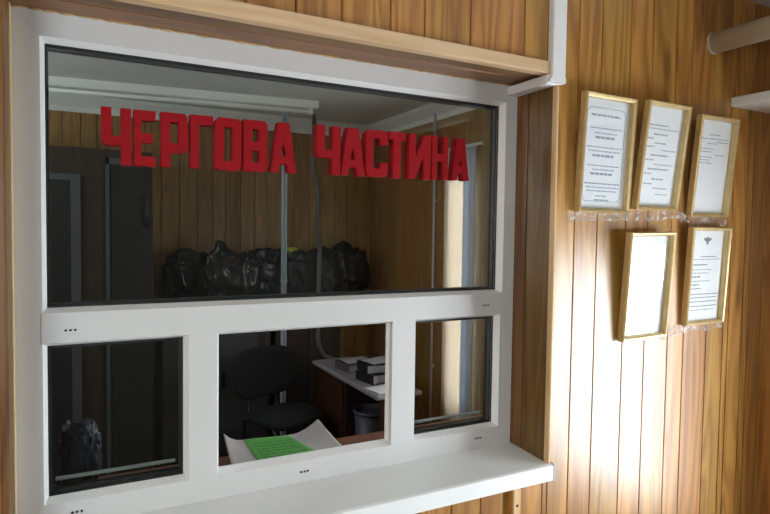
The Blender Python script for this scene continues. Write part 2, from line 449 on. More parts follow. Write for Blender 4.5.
# sill
s_ = thing('window_sill', (WX/2, -.09, -.02), 'white sloping sill board under the service window', 'window sill')
m = MB()
m.prism([(-.012, .0-.0005, -.016), (-.012, -.0005, .0015), (-.012, -.178, -.0085), (-.012, -.1865, -.0115), (-.012, -.1885, -.016), (-.012, -.1885, -.056), (-.012, -.174, -.056), (-.012, -.174, -.020)], (0, 0, 0), (1.398, 0, 0))
m.build('board', M['sill'], s_)
m = MB(); m.prism([(1.386, YF-.001, -.008), (1.386, -.178, -.0075), (1.386, -.188, -.011), (1.386, -.190, -.016), (1.386, -.190, -.058), (1.386, YF-.001, -.058)], (0, 0, 0), (.006, 0, 0))
m.build('end_cap', M['endcap'], s_)

# cable duct
d_ = thing('cable_duct', (1.375, YF, 1.09), 'white plastic cable duct down the planks, turning in to the window head', 'cable duct')
m = MB(); m.box(1.336, 1.388, YF-.022, YF-.0005, 1.128, CZ-.001, .002); m.box(1.3385, 1.3435, YF-.0228, YF-.0215, 1.13, CZ-.002)
m.build('upright_run', M['duct'], d_)
m = MB(); m.box(1.328, 1.370, YF-.010, -.003, 1.116, 1.143, .002); m.build('soffit_run', M['duct'], d_)
m = MB(); m.prism([(1.325, YF-.023, 1.120), (1.388, YF-.023, 1.120), (1.388, YF-.023, 1.136), (1.336, YF-.023, 1.136)], (0, 0, 0), (0, .0225, 0)); m.build('corner_piece', M['duct'], d_)

# ------------------------------------------------------------------ red letters
def letter_shape(ch, w, h):
    s, c, q = .34*w, .13*w, .17*h
    if ch in 'ТИН': s = min(s, .30*w) if ch != 'Т' else .46*w
    if ch == 'Ч': return [[(0, h), (s, h), (s, .50*h), (w-s, .50*h), (w-s, h), (w, h), (w, 0), (w-s, 0), (w-s, .34*h), (c, .34*h), (0, .34*h+c)]]
    if ch == 'Е': return [[(0, 0), (w, 0), (w, q), (s, q), (s, .42*h), (.86*w, .42*h), (.86*w, .59*h), (s, .59*h), (s, h-q), (w, h-q), (w, h), (0, h)]]
    if ch == 'Р': return [[(0, 0), (s, 0), (s, .27*h), (w-c, .27*h), (w, .27*h+c), (w, h-c), (w-c, h), (0, h)], [(s, .44*h), (s, h-q), (w-s, h-q), (w-s, .44*h)]]
    if ch == 'Г': return [[(0, 0), (s*1.1, 0), (s*1.1, h-q), (w, h-q), (w, h), (0, h)]]
    if ch == 'О': return [[(c, 0), (w-c, 0), (w, c), (w, h-c), (w-c, h), (c, h), (0, h-c), (0, c)], [(s, q), (s, h-q), (w-s, h-q), (w-s, q)]]
    if ch == 'В': return [[(0, 0), (w-c, 0), (w, c), (w, .46*h), (w-.08*w, .5*h), (w, .54*h), (w, h-c), (w-c, h), (0, h)], [(s, q), (s, .40*h), (w-s, .40*h), (w-s, q)], [(s, .58*h), (s, h-q), (w-s, h-q), (w-s, .58*h)]]
    if ch == 'А': return [[(0, 0), (.30*w, 0), (.345*w, .17*h), (.655*w, .17*h), (.70*w, 0), (w, 0), (.72*w, h), (.28*w, h)], [(.39*w, .33*h), (.5*w, .66*h), (.61*w, .33*h)]]
    if ch == 'С': return [[(c, 0), (w-c, 0), (w, c), (w, .30*h), (w-s, .30*h), (w-s, q), (s, q), (s, h-q), (w-s, h-q), (w-s, .70*h), (w, .70*h), (w, h-c), (w-c, h), (c, h), (0, h-c), (0, c)]]
    if ch == 'Т': return [[((w-s)/2, 0), ((w+s)/2, 0), ((w+s)/2, h-q), (w, h-q), (w, h), (0, h), (0, h-q), ((w-s)/2, h-q)]]
    if ch == 'И': return [[(0, 0), (s, 0), (w-s, .56*h), (w-s, 0), (w, 0), (w, h), (w-s, h), (s, .44*h), (s, h), (0, h)]]
    if ch == 'Н': return [[(0, 0), (s, 0), (s, .42*h), (w-s, .42*h), (w-s, 0), (w, 0), (w, h), (w-s, h), (w-s, .59*h), (s, .59*h), (s, h), (0, h)]]
LET = [('Ч', .174, .237, .830, .960), ('Е', .242, .290, .831, .960), ('Р', .302, .364, .832, .961), ('Г', .370, .424, .833, .962), ('О', .428, .494, .833, .962),
       ('В', .500, .562, .834, .963), ('А', .571, .640, .835, .964), ('Ч', .697, .767, .838, .969), ('А', .769, .843, .838, .969), ('С', .846, .915, .839, .969),
       ('Т', .917, .972, .839, .970), ('И', .984, .1059*10, .840, .970), ('Н', 1.065, 1.121, .842, .971), ('А', 1.137, 1.199, .843, .970)]
LETTER_LABELS = ['red letter Ч that opens the first word, leftmost of all on the glass', 'red letter Е on the window glass, second in the first word',
    'red letter Р on the window glass, with one closed bowl', 'red letter Г on the window glass, between Р and О', 'red letter О on the window glass, a closed ring',
    'red letter В on the window glass, with two closed bowls', 'red letter А that closes the first word on the glass', 'red letter Ч that opens the second word on the glass',
    'red letter А on the glass, between Ч and С in the second word', 'red letter С on the window glass, open to the right', 'red letter Т on the window glass, between С and И',
    'red letter И on the window glass, with a diagonal stroke', 'red letter Н on the window glass, second to last', 'red letter А at the far right end of the words, last letter']
LD = .030                      # thickness of the cut-out letters
k_ = (1.5 + GY + .003 - LD) / 1.512
for (ch, x0, x1, z0, z1), lab in zip(LET, LETTER_LABELS):
    X0, X1 = .116+(x0-.116)*k_, .116+(x1-.116)*k_; Z0, Z1 = .682+(z0-.682)*k_, .682+(z1-.682)*k_
    cu = bpy.data.curves.new('letter', 'CURVE'); cu.dimensions = '2D'; cu.fill_mode = 'BOTH'; cu.extrude = LD/2
    for loop in letter_shape(ch, X1-X0, Z1-Z0):
        sp = cu.splines.new('POLY'); sp.points.add(len(loop)-1); sp.use_cyclic_u = True
        for pt, (x, z) in zip(sp.points, loop): pt.co = (x, z, 0, 1)
    tmp = bpy.data.objects.new('tmp', cu); COL.objects.link(tmp)
    me = bpy.data.meshes.new_from_object(tmp.evaluated_get(bpy.context.evaluated_depsgraph_get()))
    bpy.data.objects.remove(tmp)
    me.transform(Matrix.Rotation(PI/2, 4, 'X')); me.name = 'letter'
    bm_ = bmesh.new(); bm_.from_mesh(me); bmesh.ops.remove_doubles(bm_, verts=bm_.verts, dist=1e-5); bmesh.ops.recalc_face_normals(bm_, faces=bm_.faces); bm_.to_mesh(me); bm_.free()
    me.materials.clear(); me.materials.append(M['red'])
    o = bpy.data.objects.new('letter', me); COL.objects.link(o)
    o.location = (X0, GY+.0029-LD/2, Z0); o.rotation_euler = (0, math.radians(random.uniform(-.6, .6)), 0)
    tag(o, lab, 'letter', 'red letters across the upper pane')

# ------------------------------------------------------------------ framed notices
def text_rows(m, rows, y, w, h):
    """rows: (z from top, x0 fraction, x1 fraction, thickness)"""
    for zt, a, b, t in rows:
        x = a*w
        while x < b*w - .003:
            l = min(random.uniform(.008, .024), b*w - x)
            m.box(-w/2+x, -w/2+x+l, y-.0006, y+.0002, h-zt-t, h-zt); x += l+.004
def notice(cx, z, w, h, tilt, roll, label, kind):
    t = thing('picture_frame', (cx, YF-.0185, z), label, 'framed notice', 'gold framed notices on the plank wall', rot=(tilt, roll, 0))
    # local: x across, z up, front face towards -y; back of the frame at y = +0.018
    b, D = .0125, .018
    m = MB()
    for q in (((-w/2, 0), (-w/2, h), (-w/2+b, h-b), (-w/2+b, b)), ((w/2, h), (w/2, 0), (w/2-b, b), (w/2-b, h-b)),
              ((-w/2, h), (w/2, h), (w/2-b, h-b), (-w/2+b, h-b)), ((w/2, 0), (-w/2, 0), (-w/2+b, b), (w/2-b, b))):
        o0, o1, i1, i0 = [Vector((x, 0, zz)) for x, zz in q]
        ring = lambda u, y: (o0.lerp(i0, u)+Vector((0, y, 0)), o1.lerp(i1, u)+Vector((0, y, 0)))
        prof = [(0, D), (0, -.002), (.22, -.006), (.62, -.0045), (.8, -.002), (1, 0), (1, D)]
        R_ = [ring(u, y) for u, y in prof]
        V = [[m.bm.verts.new(v) for v in r] for r in R_]
        for k in range(len(V)):
            n2 = V[(k+1) % len(V)]; m.bm.faces.new((V[k][0], V[k][1], n2[1], n2[0]))
        m.bm.faces.new([v[0] for v in V][::-1]); m.bm.faces.new([v[1] for v in V])
    m.build('frame', M['gold'], t, local=True)
    m = MB(); m.box(-w/2+b, w/2-b, .0155, .0178, b, h-b); m.build('backing_board', M['redwood'], t, local=True)
    pw, ph = w-2*b-.001, h-2*b-.001
    m = MB(); m.box(-pw/2, pw/2, .0142, .0154, b, b+ph)
    pg = m.build('notice_sheet', M['paper'], t, local=True)
    m = MB(); y = .0140; rows = []
    if kind == 0:
        c = .012; x0, x1, z0, z1 = -pw/2+.014, pw/2-.016, b+.022, b+ph-.026
        loop = [(x0+c, z0), (x1-c, z0), (x1, z0+c), (x1, z1-c), (x1-c, z1), (x0+c, z1), (x0, z1-c), (x0, z0+c)]
        for (ax, az), (bx, bz) in zip(loop, loop[1:]+loop[:1]):
            m.tube([(ax, y, az), (bx, y, bz)], .0008, 6)
        rows = [(.045, .16, .80, .006), (.085, .15, .85, .003), (.100, .25, .75, .003), (.111, .28, .70, .0065),
                (.142, .10, .88, .003), (.154, .14, .84, .003), (.166, .24, .70, .0065), (.198, .14, .84, .003), (.210, .26, .74, .003), (.221, .22, .70, .0065),
                (.252, .10, .88, .004), (.264, .14, .86, .003), (.275, .16, .84, .003), (.290, .36, .62, .003), (.302, .34, .66, .004)]
        text_rows(m, rows, y, pw, ph+b)
    elif kind == 1:
        rows = [(.056, .08, .62, .004), (.068, .06, .92, .003), (.084, .25, .62, .005), (.098, .08, .26, .004), (.112, .30, .62, .004), (.124, .10, .30, .004), (.134, .50, .92, .003),
                (.150, .24, .72, .005), (.166, .10, .34, .004), (.180, .36, .88, .003), (.194, .20, .76, .005), (.210, .12, .32, .004), (.226, .34, .70, .005), (.242, .14, .36, .004), (.256, .40, .80, .004), (.276, .50, .86, .003)]
        text_rows(m, rows, y, pw, ph+b)
    elif kind == 2:
        rows = [(.046, .34, .66, .003), (.060, .08, .92, .003), (.070, .56, .96, .003), (.076, .30, .60, .003), (.094, .08, .50, .003), (.104, .10, .48, .003), (.114, .56, .86, .003),
                (.122, .10, .48, .003), (.132, .12, .42, .003), (.142, .10, .48, .003)]
        text_rows(m, rows, y, pw, ph+b)
    elif kind == 3:
        rows = [(.060, .45, .86, .002), (.075, .40, .80, .002), (.092, .14, .62, .003)]
        text_rows(m, rows, y, pw, ph+b)
    else:
        rows = [(.088, .34, .80, .003), (.098, .06, .95, .002), (.116, .06, .54, .004), (.134, .06, .70, .002), (.146, .06, .62, .002), (.158, .06, .40, .004), (.174, .06, .66, .002), (.186, .06, .34, .004), (.200, .06, .40, .003),
                (.220, .06, .94, .003), (.232, .06, .90, .003), (.246, .06, .92, .003), (.262, .06, .92, .003), (.276, .06, .84, .002)]
        text_rows(m, rows, y, pw, ph+b)
        m.build('print', M['ink'], pg, local=True); m = MB()
        zc = b+ph-.034   # small crest: shield with spread wings
        for sx in (-1, 1):
            m.prism([(0, y-.0006, zc-.006), (sx*.012, y-.0006, zc-.001), (sx*.021, y-.0006, zc+.004), (sx*.018, y-.0006, zc+.010), (sx*.008, y-.0006, zc+.008), (0, y-.0006, zc+.014)], (0, 0, 0), (0, .0008, 0))
        m.prism([(-.006, y-.0006, zc+.004), (.006, y-.0006, zc+.004), (.006, y-.0006, zc-.008), (0, y-.0006, zc-.015), (-.006, y-.0006, zc-.008)], (0, 0, 0), (0, .0008, 0))
    m.build('crest' if kind == 4 else 'print', M['inkb'] if kind == 0 else M['ink'] if kind == 4 else M['inkl'], pg, local=True)
    m = MB(); m.box(-pw/2, pw/2, .0100, .0115, b, b+ph); m.build('glass', M['picglass'], t, local=True)
    return t
def tl(t, h): return math.asin(t/h)
random.seed(5)
notice(1.562, .7500, .218, .356, tl(.018, .356), math.radians(.3), 'gold framed notice with a thin lined border and centred text, top row nearest the window', 0)
notice(1.803, .7645, .200, .342, tl(.040, .342), math.radians(.2), 'gold framed notice of many short faint lines, middle of the top row', 1)
notice(2.076, .7490, .204, .342, tl(.032, .342), math.radians(-.5), 'gold framed notice with text only in its upper half, right end of the top row', 2)
notice(1.764, .3440, .212, .350, tl(.030, .346), math.radians(-1.4), 'gold framed notice washed out to nearly blank white, bottom row left', 3)
notice(2.070, .3740, .207, .340, tl(.020, .340), math.radians(-.4), 'gold framed notice with a small crest above its text, bottom row right', 4)

# crumpled clear film under the frames
def film(pts, hgt, label, seed):
    m = MB(); n = 60
    def fn(u, v):
        f = u*(len(pts)-1); i = min(int(f), len(pts)-2); a, b = Vector(pts[i]), Vector(pts[i+1]); p = a.lerp(b, f-i)
        rag = noise.noise(Vector((u*22, seed, 0)))*.010 + noise.noise(Vector((u*70, seed, 2)))*.005
        z = p.z - v*(hgt + rag) + (1-v)*rag*.3
        bump = .004 + .0045*noise.noise(Vector((u*40, v*2.5, seed))) + .003*noise.noise(Vector((u*110, v*5, seed)))
        return (p.x, YF + .0004 - max(0, bump), z)
    m.grid(fn, 120, 8)
    o = m.build('plastic_film', M['film'], None, loc=(pts[len(pts)//2][0], YF, pts[0][2]))
    return tag(o, label, 'plastic film', 'crumpled clear film strips under the notices')
film([(1.43, 0, .752), (1.68, 0, .756), (1.93, 0, .766), (2.0, 0, .752), (2.20, 0, .748)], .030, 'crumpled clear plastic strip along the foot of the upper row of notices', 1.7)
film([(1.64, 0, .352), (1.88, 0, .362), (1.95, 0, .378), (2.19, 0, .384)], .032, 'crumpled clear plastic strip along the foot of the lower row of notices', 8.3)

# ------------------------------------------------------------------ the office behind the glass
m = MB(); m.box(OX0, OX1, YI, OY1, FZ-.1, FZ); struct(m.build('floor_office', M['floor']))
m = MB(); m.box(OX0-.1, OX1+.14, YI-.1, OY1+.1, OZ, OZ+.05); struct(m.build('ceiling_office', M['ceil']))
m = MB(); m.box(OX0-.1, OX1+.14, OY1, OY1+.1, FZ, OZ)
lines = []; x = OX0
while x < OX1: lines.append(x); x += random.choice((.10, .115, .13))
lines.append(OX1)
m.boards((0, OY1-.014, 0), (1, 0, 0), (0, -1, 0), lines, FZ, OZ); struct(m.build('wall_office_back', M['panel']))
BACKLIGHT_WIN = (1.67, 1.96, -.60, 1.20)  # unseen opening added behind the curtain so that it glows
D_WIN = (.45, 1.05, .15, 1.05)
m = MB()
for (p0, p1, q0, q1) in ((YI, D_WIN[0], FZ, OZ), (D_WIN[0], D_WIN[1], FZ, D_WIN[2]), (D_WIN[0], D_WIN[1], D_WIN[3], OZ), (D_WIN[1], BACKLIGHT_WIN[0], FZ, OZ),
                         (BACKLIGHT_WIN[0], BACKLIGHT_WIN[1], FZ, BACKLIGHT_WIN[2]), (BACKLIGHT_WIN[0], BACKLIGHT_WIN[1], BACKLIGHT_WIN[3], OZ), (BACKLIGHT_WIN[1], OY1, FZ, OZ)):
    m.box(OX1, OX1+.12, p0, p1, q0, q1)
struct(m.build('wall_office_right', M['panel']))
opening_frame('window_4', 'x', OX1, .12, D_WIN, M['pvc'])
opening_frame('backlight_window_5', 'x', OX1, .12, BACKLIGHT_WIN, M['pvc'])
FILL_L_WIN = (1.25, 2.55, .86, 1.44)  # unseen high opening, added to brighten the office ceiling and upper wall
m = MB()
for (p0, p1, q0, q1) in ((YI, FILL_L_WIN[0], FZ, OZ), (FILL_L_WIN[1], OY1, FZ, OZ), (FILL_L_WIN[0], FILL_L_WIN[1], FZ, FILL_L_WIN[2]), (FILL_L_WIN[0], FILL_L_WIN[1], FILL_L_WIN[3], OZ)): m.box(OX0-.1, OX0, p0, p1, q0, q1)
struct(m.build('wall_office_left', M['panel']))
opening_frame('fill_window_6', 'x', OX0-.1, .1, FILL_L_WIN, M['pvc'])
m = MB()   # office side lining of the service wall
for (a, b, c, d) in ((OX0, -.004, FZ, OZ), (WX+.004, OX1, FZ, OZ), (-.004, WX+.004, WZ+.004, OZ), (-.004, WX+.004, FZ, -.024)): m.box(a, b, YI-.012, YI, c, d)
struct(m.build('wall_office_front', M['panel']))
# cornice
m = MB()
pr = lambda y: [(OX0, y-.014, 1.485), (OX0, y-.014, 1.598), (OX0, y-.085, 1.598), (OX0, y-.075, 1.575), (OX0, y-.03, 1.52), (OX0, y-.026, 1.485)]
m.prism(pr(OY1), (0, 0, 0), (OX1-OX0, 0, 0)); struct(m.build('trim_8', M['cornice']))
m = MB(); m.prism([(OX1, YI+.001, 1.485), (OX1, YI+.001, 1.598), (OX1-.07, YI+.001, 1.598), (OX1-.06, YI+.001, 1.575), (OX1-.016, YI+.001, 1.52), (OX1-.012, YI+.001, 1.485)], (0, 0, 0), (0, OY1-.09-YI, 0))
struct(m.build('trim_9', M['cornice']))

# ceiling batten lamp
l_ = thing('ceiling_lamp', (.75, 2.72, OZ), 'white unlit strip lamp along the office ceiling, seen through the top of the glass', 'lamp')
ya, yb = 2.74, 2.52      # it hangs slightly out of square
def yl(x): return ya + (x+.1)/(1.80)*(yb-ya)
m = MB()
P = lambda x, dy, z: (x, yl(x)+dy, z)
m.prism([P(-.45, -.05, OZ-.0005), P(-.45, .05, OZ-.0005), P(-.45, .04, OZ-.05), P(-.45, -.04, OZ-.05)], P(-.45, 0, 0), P(1.66, 0, 0)); m.build('housing', M['lum'], l_)
m = MB(); m.tube([P(-.40, 0, OZ-.072), P(1.61, 0, OZ-.072)], .014, 14); m.build('tube', M['tube'], l_)
for x in (-.42, 1.60):
    m = MB(); m.box(x, x+.03, yl(x)-.018, yl(x)+.018, OZ-.092, OZ-.048, .004); m.build('lamp_holder', M['lum'], l_)

# tall wardrobe at the back left
w_ = thing('wardrobe', (.1, 3.0, FZ), 'tall dark wardrobe with grey edged doors at the back left of the office', 'wardrobe')
wx0, wx1, wy, wz = -.60, .585, 2.75, 1.19
m = MB(); m.box(wx0, wx1, wy, OY1-.016, FZ, wz, .004); m.build('carcass', M['darkwood'], w_)
for a, b, zt in ((-.52, .155, 1.02), (.300, .580, 1.135)):
    m = MB(); m.box(a+.03, b-.012, wy-.018, wy-.001, FZ+.06, zt-.03, .002); d = m.build('door', M['robe'], w_)
    m = MB(); m.box(a, a+.022, wy-.022, wy-.001, FZ+.05, zt); m.box(a, b, wy-.022, wy-.001, zt-.04, zt)
    if a < 0: m.box(b-.055, b, wy-.0225, wy-.001, FZ+.05, zt)
    m.build('edge_trim', M['trimgrey'], d)
    m = MB(); xh = b-.03
    if a > 0:
        m.tube([(xh, wy-.02, .69), (xh, wy-.05, .71), (xh, wy-.05, .88), (xh, wy-.02, .90)], .009, 8); m.build('handle', M['blackmetal'], d)

# plank shelf over cabinets, black bags on it
SZ = .165
sh = thing('storage_shelf', (1.5, 2.97, SZ), 'dark plank shelf across the back of the office, carrying black bags', 'shelf')
m = MB(); m.box(.62, 2.42, 2.76, OY1-.016, SZ-.032, SZ, .002); m.build('plank', M['darkwood'], sh)
for x in (1.62, 2.38):
    m = MB(); m.prism([(x, OY1-.016, SZ-.032), (x, OY1-.016, SZ-.16), (x, OY1-.03, SZ-.16), (x, 2.80, SZ-.045), (x, 2.80, SZ-.032)], (0, 0, 0), (.02, 0, 0)); m.build('bracket', M['darkwood'], sh)
cb = thing('metal_cabinet', (1.06, 3.05, FZ), 'dark grey metal cabinet under the shelf, left of the black chair back', 'cabinet')
m = MB(); m.box(.66, 1.46, 2.95, OY1-.016, FZ, SZ-.033, .004); m.build('carcass', M['greysteel'], cb)
for a, b in ((.67, 1.045), (1.055, 1.43)):
    m = MB(); m.box(a, b, 2.935, 2.949, FZ+.05, SZ-.05, .003); d = m.build('door', M['greysteel'], cb)
    m = MB(); m.box(b-.05 if a < 1 else a+.03, b-.03 if a < 1 else a+.05, 2.925, 2.935, -.5, -.38, .003); m.build('handle', M['blackmetal'], d)
cb2 = thing('low_cupboard', (1.80, 3.1, FZ), 'dark brown low cupboard against the back wall behind the desk end', 'cupboard')
m = MB(); m.box(1.50, 2.06, 2.98, OY1-.016, FZ, -.02, .004); m.build('carcass', M['darkwood'], cb2)
for a, b in ((1.51, 1.775), (1.785, 2.05)):
    m = MB(); m.box(a, b, 2.966, 2.979, FZ+.05, -.04, .003); m.build('door', M['darkwood'], cb2)

def bag(name, c, size, label, seed, mat, grp=None, tuft=None):
    bm = bmesh.new(); bmesh.ops.create_icosphere(bm, subdivisions=5, radius=1)
    for v in bm.verts:
        p = v.co.copy()
        q = Vector([math.copysign(abs(a)**.72, a) for a in p])
        r = 1
        for fr, am in ((1.3, .24), (2.7, .14), (5.5, .06)):
            r += am*(1-2*abs(noise.noise(p*fr + Vector((seed, seed*.7, 0)))))-am*.6
        q = q*r
        if tuft: q += Vector((0, 0, 1))*max(0, 1-((p.x-tuft[0])**2+(p.y)**2)*14)*tuft[1]*max(0, p.z)
        v.co = (q.x*size[0], q.y*size[1], q.z*size[2])
    for v in bm.verts:
        if v.co.z < -size[2]*.82: v.co.z = -size[2]*.82
    zmin = min(v.co.z for v in bm.verts)
    for v in bm.verts: v.co.z -= zmin
    for f in bm.faces: f.smooth = True
    me = bpy.data.meshes.new(name); bm.to_mesh(me); bm.free(); me.materials.append(mat)
    o = bpy.data.objects.new(name, me); COL.objects.link(o); o.location = c
    return tag(o, label, 'bag', grp)
GB = 'black plastic bags on the office shelf'
bag('plastic_bag', (.865, 3.07, SZ), (.165, .095, .195), 'crumpled black plastic bag, leftmost of the row behind the glass', 1.3, M['blackbag'], GB)
bag('plastic_bag', (1.140, 2.87, SZ), (.195, .085, .20), 'black plastic bag with a peaked top, second from left in the row', 4.1, M['blackbag'], GB, (-.3, .35))
bag('plastic_bag', (1.465, 3.08, SZ), (.21, .095, .20), 'black plastic bag behind the pale conduit, under the green packet', 6.6, M['blackbag'], GB)
bag('plastic_bag', (1.780, 2.87, SZ), (.205, .085, .205), 'shiny black plastic bag just right of the pale conduit', 9.2, M['blackbag'], GB)
bag('plastic_bag', (2.150, 3.08, SZ), (.185, .095, .21), 'black plastic bag at the right end of the row', 12.9, M['blackbag'], GB, (-.1, .2))
# green packet lying on the bags
g_ = thing('packet', (1.60, 3.0, .50), 'small bright green and yellow packet on top of the black bags', 'packet')
m = MB(); m.grid(lambda u, v: (1.565+.075*u, 2.985+.05*v, .505+.024*(1-abs(2*u-1))+.035*v), 6, 4, .012); m.build('wrapper', M['green'], g_)
m = MB(); m.grid(lambda u, v: (1.62+.07*u, 2.983+.03*v, .513+.012*math.sin(3*u)+.03*v), 6, 3, .008); m.build('flap', M['yellow'], g_)
# pale conduit floor to ceiling
c_ = thing('conduit', (1.491, 2.73, FZ), 'pale bluish upright conduit in front of the shelf, behind the chair', 'conduit')
m = MB(); m.box(1.472, 1.484, 2.715, 2.74, FZ, OZ-.0005, .003); m.box(1.498, 1.510, 2.715, 2.74, FZ, OZ-.0005, .003); m.box(1.484, 1.498, 2.73, 2.74, FZ, OZ-.0006)
m.build('channel', M['pole'], c_)
for z in (-.9, .3, 1.3):
    m = MB(); m.box(1.468, 1.514, 2.712, 2.743, z, z+.02, .002); m.build('clip', M['pole'], c_)
# heating pipe at the back wall with a kink
h_ = thing('heating_pipe', (1.91, 3.15, 0), 'thin painted heating pipe down the back wall, bending towards the desk', 'pipe')
m = MB(); m.tube([(1.80, 2.94, 1.599), (1.80, 2.94, 1.16), (1.835, 2.94, 1.06), (1.84, 2.94, .98), (1.84, 2.94, .70), (1.775, 2.735, .55), (1.765, 2.735, -.12), (1.775, 2.735, -.2), (1.82, 2.735, -.28), (1.92, 2.735, -.32), (2.3, 2.735, -.32)], .017, 10)
m.build('pipe', M['pipe'], h_)

# desk along the right hand wall
k = thing('desk', (1.87, 2.2, FZ), 'narrow pale topped desk with red brown sides at the right of the office', 'desk')
m = MB(); m.box(1.712, 2.03, 1.62, 2.715, -.332, -.30, .012, seg=3); m.build('desktop', M['desk'], k)
m = MB(); m.box(1.745, 2.02, 2.16, 2.70, FZ, -.333, .003); m.build('drawer_unit', M['redwood'], k)
for z0, z1 in ((-.98, -.78), (-.77, -.57), (-.56, -.36)):
    m = MB(); m.box(1.731, 1.745, 2.18, 2.68, z0, z1, .003); d = m.build('drawer', M['redwood'], k)
    m = MB(); m.box(1.722, 1.731, 2.38, 2.48, (z0+z1)/2-.006, (z0+z1)/2+.006, .002); m.build('handle', M['blackmetal'], d)
m = MB(); m.box(1.745, 2.02, 1.64, 1.665, FZ, -.333, .002); m.build('end_panel', M['redwood'], k)
m = MB(); m.box(2.00, 2.018, 1.666, 2.159, FZ+.05, -.333, .002); m.build('back_panel', M['redwood'], k)
def book(c, sx, sy, sz, rz, label, cov, grp):
    b = thing('book', c, label, 'book', grp, rot=(0, 0, math.radians(rz)))
    m = MB(); t = .004
    m.box(-sx/2, sx/2, -sy/2, sy/2, 0, t); m.box(-sx/2, sx/2, -sy/2, sy/2, sz-t, sz); m.box(-sx/2, -sx/2+t, -sy/2, sy/2, t, sz-t)
    m.build('cover', cov, b, local=True)
    m = MB(); m.box(-sx/2+t, sx/2-.005, -sy/2+.005, sy/2-.005, t, sz-t); m.build('pages', M['pages'], b, local=True)
GB2 = 'thick books on the desk'
book((1.90, 1.965, -.2995), .23, .205, .062, 8, 'thick dark book lying lowest in the nearer desk pile', M['cover'], GB2)
book((1.905, 1.985, -.2370), .23, .205, .058, -6, 'thick dark book lying on top of the nearer desk pile', M['cover'], GB2)
book((1.895, 2.325, -.2995), .22, .21, .055, 4, 'grey covered book in the farther desk pile, beneath a pale sheet', M['greycover'], GB2)
m = MB(); m.grid(lambda u, v: (-.105+.21*u, -.10+.20*v, .003+.004*math.sin(u*5+v*2)), 8, 6, .0012)
o = m.build('paper_sheet', M['pages'], None, local=True, loc=None); o.location = (1.90, 2.325, -.2400); tag(o, 'pale paper sheet lying on the grey book on the desk', 'paper')
m = MB(); m.grid(lambda u, v: (-.105+.21*u, -.09+.18*v, .003+.003*math.sin(u*4+v*3)), 8, 6, .0012)
o = m.build('paper_sheet', M['pages'], None, local=True); o.location = (1.905, 1.985, -.1745); o.rotation_euler = (0, 0, .2); tag(o, 'white paper sheet lying on top of the two thick dark books', 'paper')
m = MB(); m.grid(lambda u, v: (-.08+.16*u, -.09+.18*v, .002+.002*math.sin(u*3+v*4)), 8, 8, .001)
o = m.build('paper_sheet', M['paper'], None, local=True); o.location = (1.815, 1.745, -.2995); o.rotation_euler = (0, 0, .12); tag(o, 'white paper sheet flat on the desk, in front of the dark books', 'paper')
# dark ring binder on end at the edge of the opening
b = thing('ring_binder', (1.95, 1.74, -.30), 'black ring binder standing upright on the desk beside the books', 'binder')
m = MB(); m.box(1.90, 2.02, 1.73, 1.79, -.2995, -.13, .004); m.build('cover', M['cover'], b)
m = MB(); m.tube([(1.8995, 1.76, -.20), (1.8965, 1.76, -.20)], .012, 14); m.build('finger_ring', M['spacer'], b)

# bin under the desk
b = thing('waste_bin', (1.875, 2.02, FZ), 'tall grey waste bin under the desk, below the books', 'bin')
m = MB(); m.lathe((1.875, 2.02, FZ), [(.085, 0), (.09, .004), (.112, .535), (.108, .535), (.086, .012), (.0, .010)]); m.build('body', M['bin'], b)
m = MB(); m.lathe((1.875, 2.02, FZ), [(.1115, .52), (.121, .522), (.1235, .532), (.121, .545), (.110, .547), (.1085, .535)]); m.build('rim', M['bin'], b)

# visitor chair
ch = thing('office_chair', (1.385, 2.36, FZ), 'black padded visitor chair standing in front of the grey cabinet', 'chair', rot=(0, 0, math.radians(20)))
def pad(m, w, h, t, n, place, bend=0, rings=5, seg=56):
    """rounded cushion in local (a,b,c); place maps to object space"""
    V = []
    prof = [(0., 1.0), (.35, 1.0), (.75, .96), (.94, .80), (1., .45)]
    layers = [(r, c) for r, c in prof] + [(r, -c) for r, c in prof[::-1]]
    loops = []; fs = []
    for r, c in layers:
        if r == 0: loops.append([m.bm.verts.new(place(0, 0, c*t/2))]); continue
        L_ = []
        for k_ in range(seg):
            th = 2*PI*k_/seg; cs, sn = math.cos(th), math.sin(th)
            a = r*w/2*math.copysign(abs(cs)**(2/n), cs); bb = r*h/2*math.copysign(abs(sn)**(2/n), sn)
            L_.append(m.bm.verts.new(place(a, bb, c*t/2 + bend*(a/(w/2))**2)))
        loops.append(L_)
    for A, B_ in zip(loops, loops[1:]):
        if len(A) == 1:
            for k_ in range(seg): fs.append(m.bm.faces.new((A[0], B_[k_], B_[(k_+1) % seg])))
        elif len(B_) == 1:
            for k_ in range(seg): fs.append(m.bm.faces.new((A[(k_+1) % seg], A[k_], B_[0])))
        else:
            for k_ in range(seg): fs.append(m.bm.faces.new((A[k_], B_[k_], B_[(k_+1) % seg], A[(k_+1) % seg])))
    for f in fs: f.smooth = True
    m._tag(fs, .5)
m = MB(); pad(m, .47, .43, .065, 3.2, lambda a, b, c: (a, b, .475 + c - .012*(b/.2)**2)); m.build('seat', M['fabric'], ch, local=True)
m = MB(); pad(m, .545, .335, .06, 3.6, lambda a, b, c: (a, .235 - c*1 - .0 + .05*(b/.36), .735 + b), bend=.03); m.build('backrest', M['fabric'], ch, local=True)
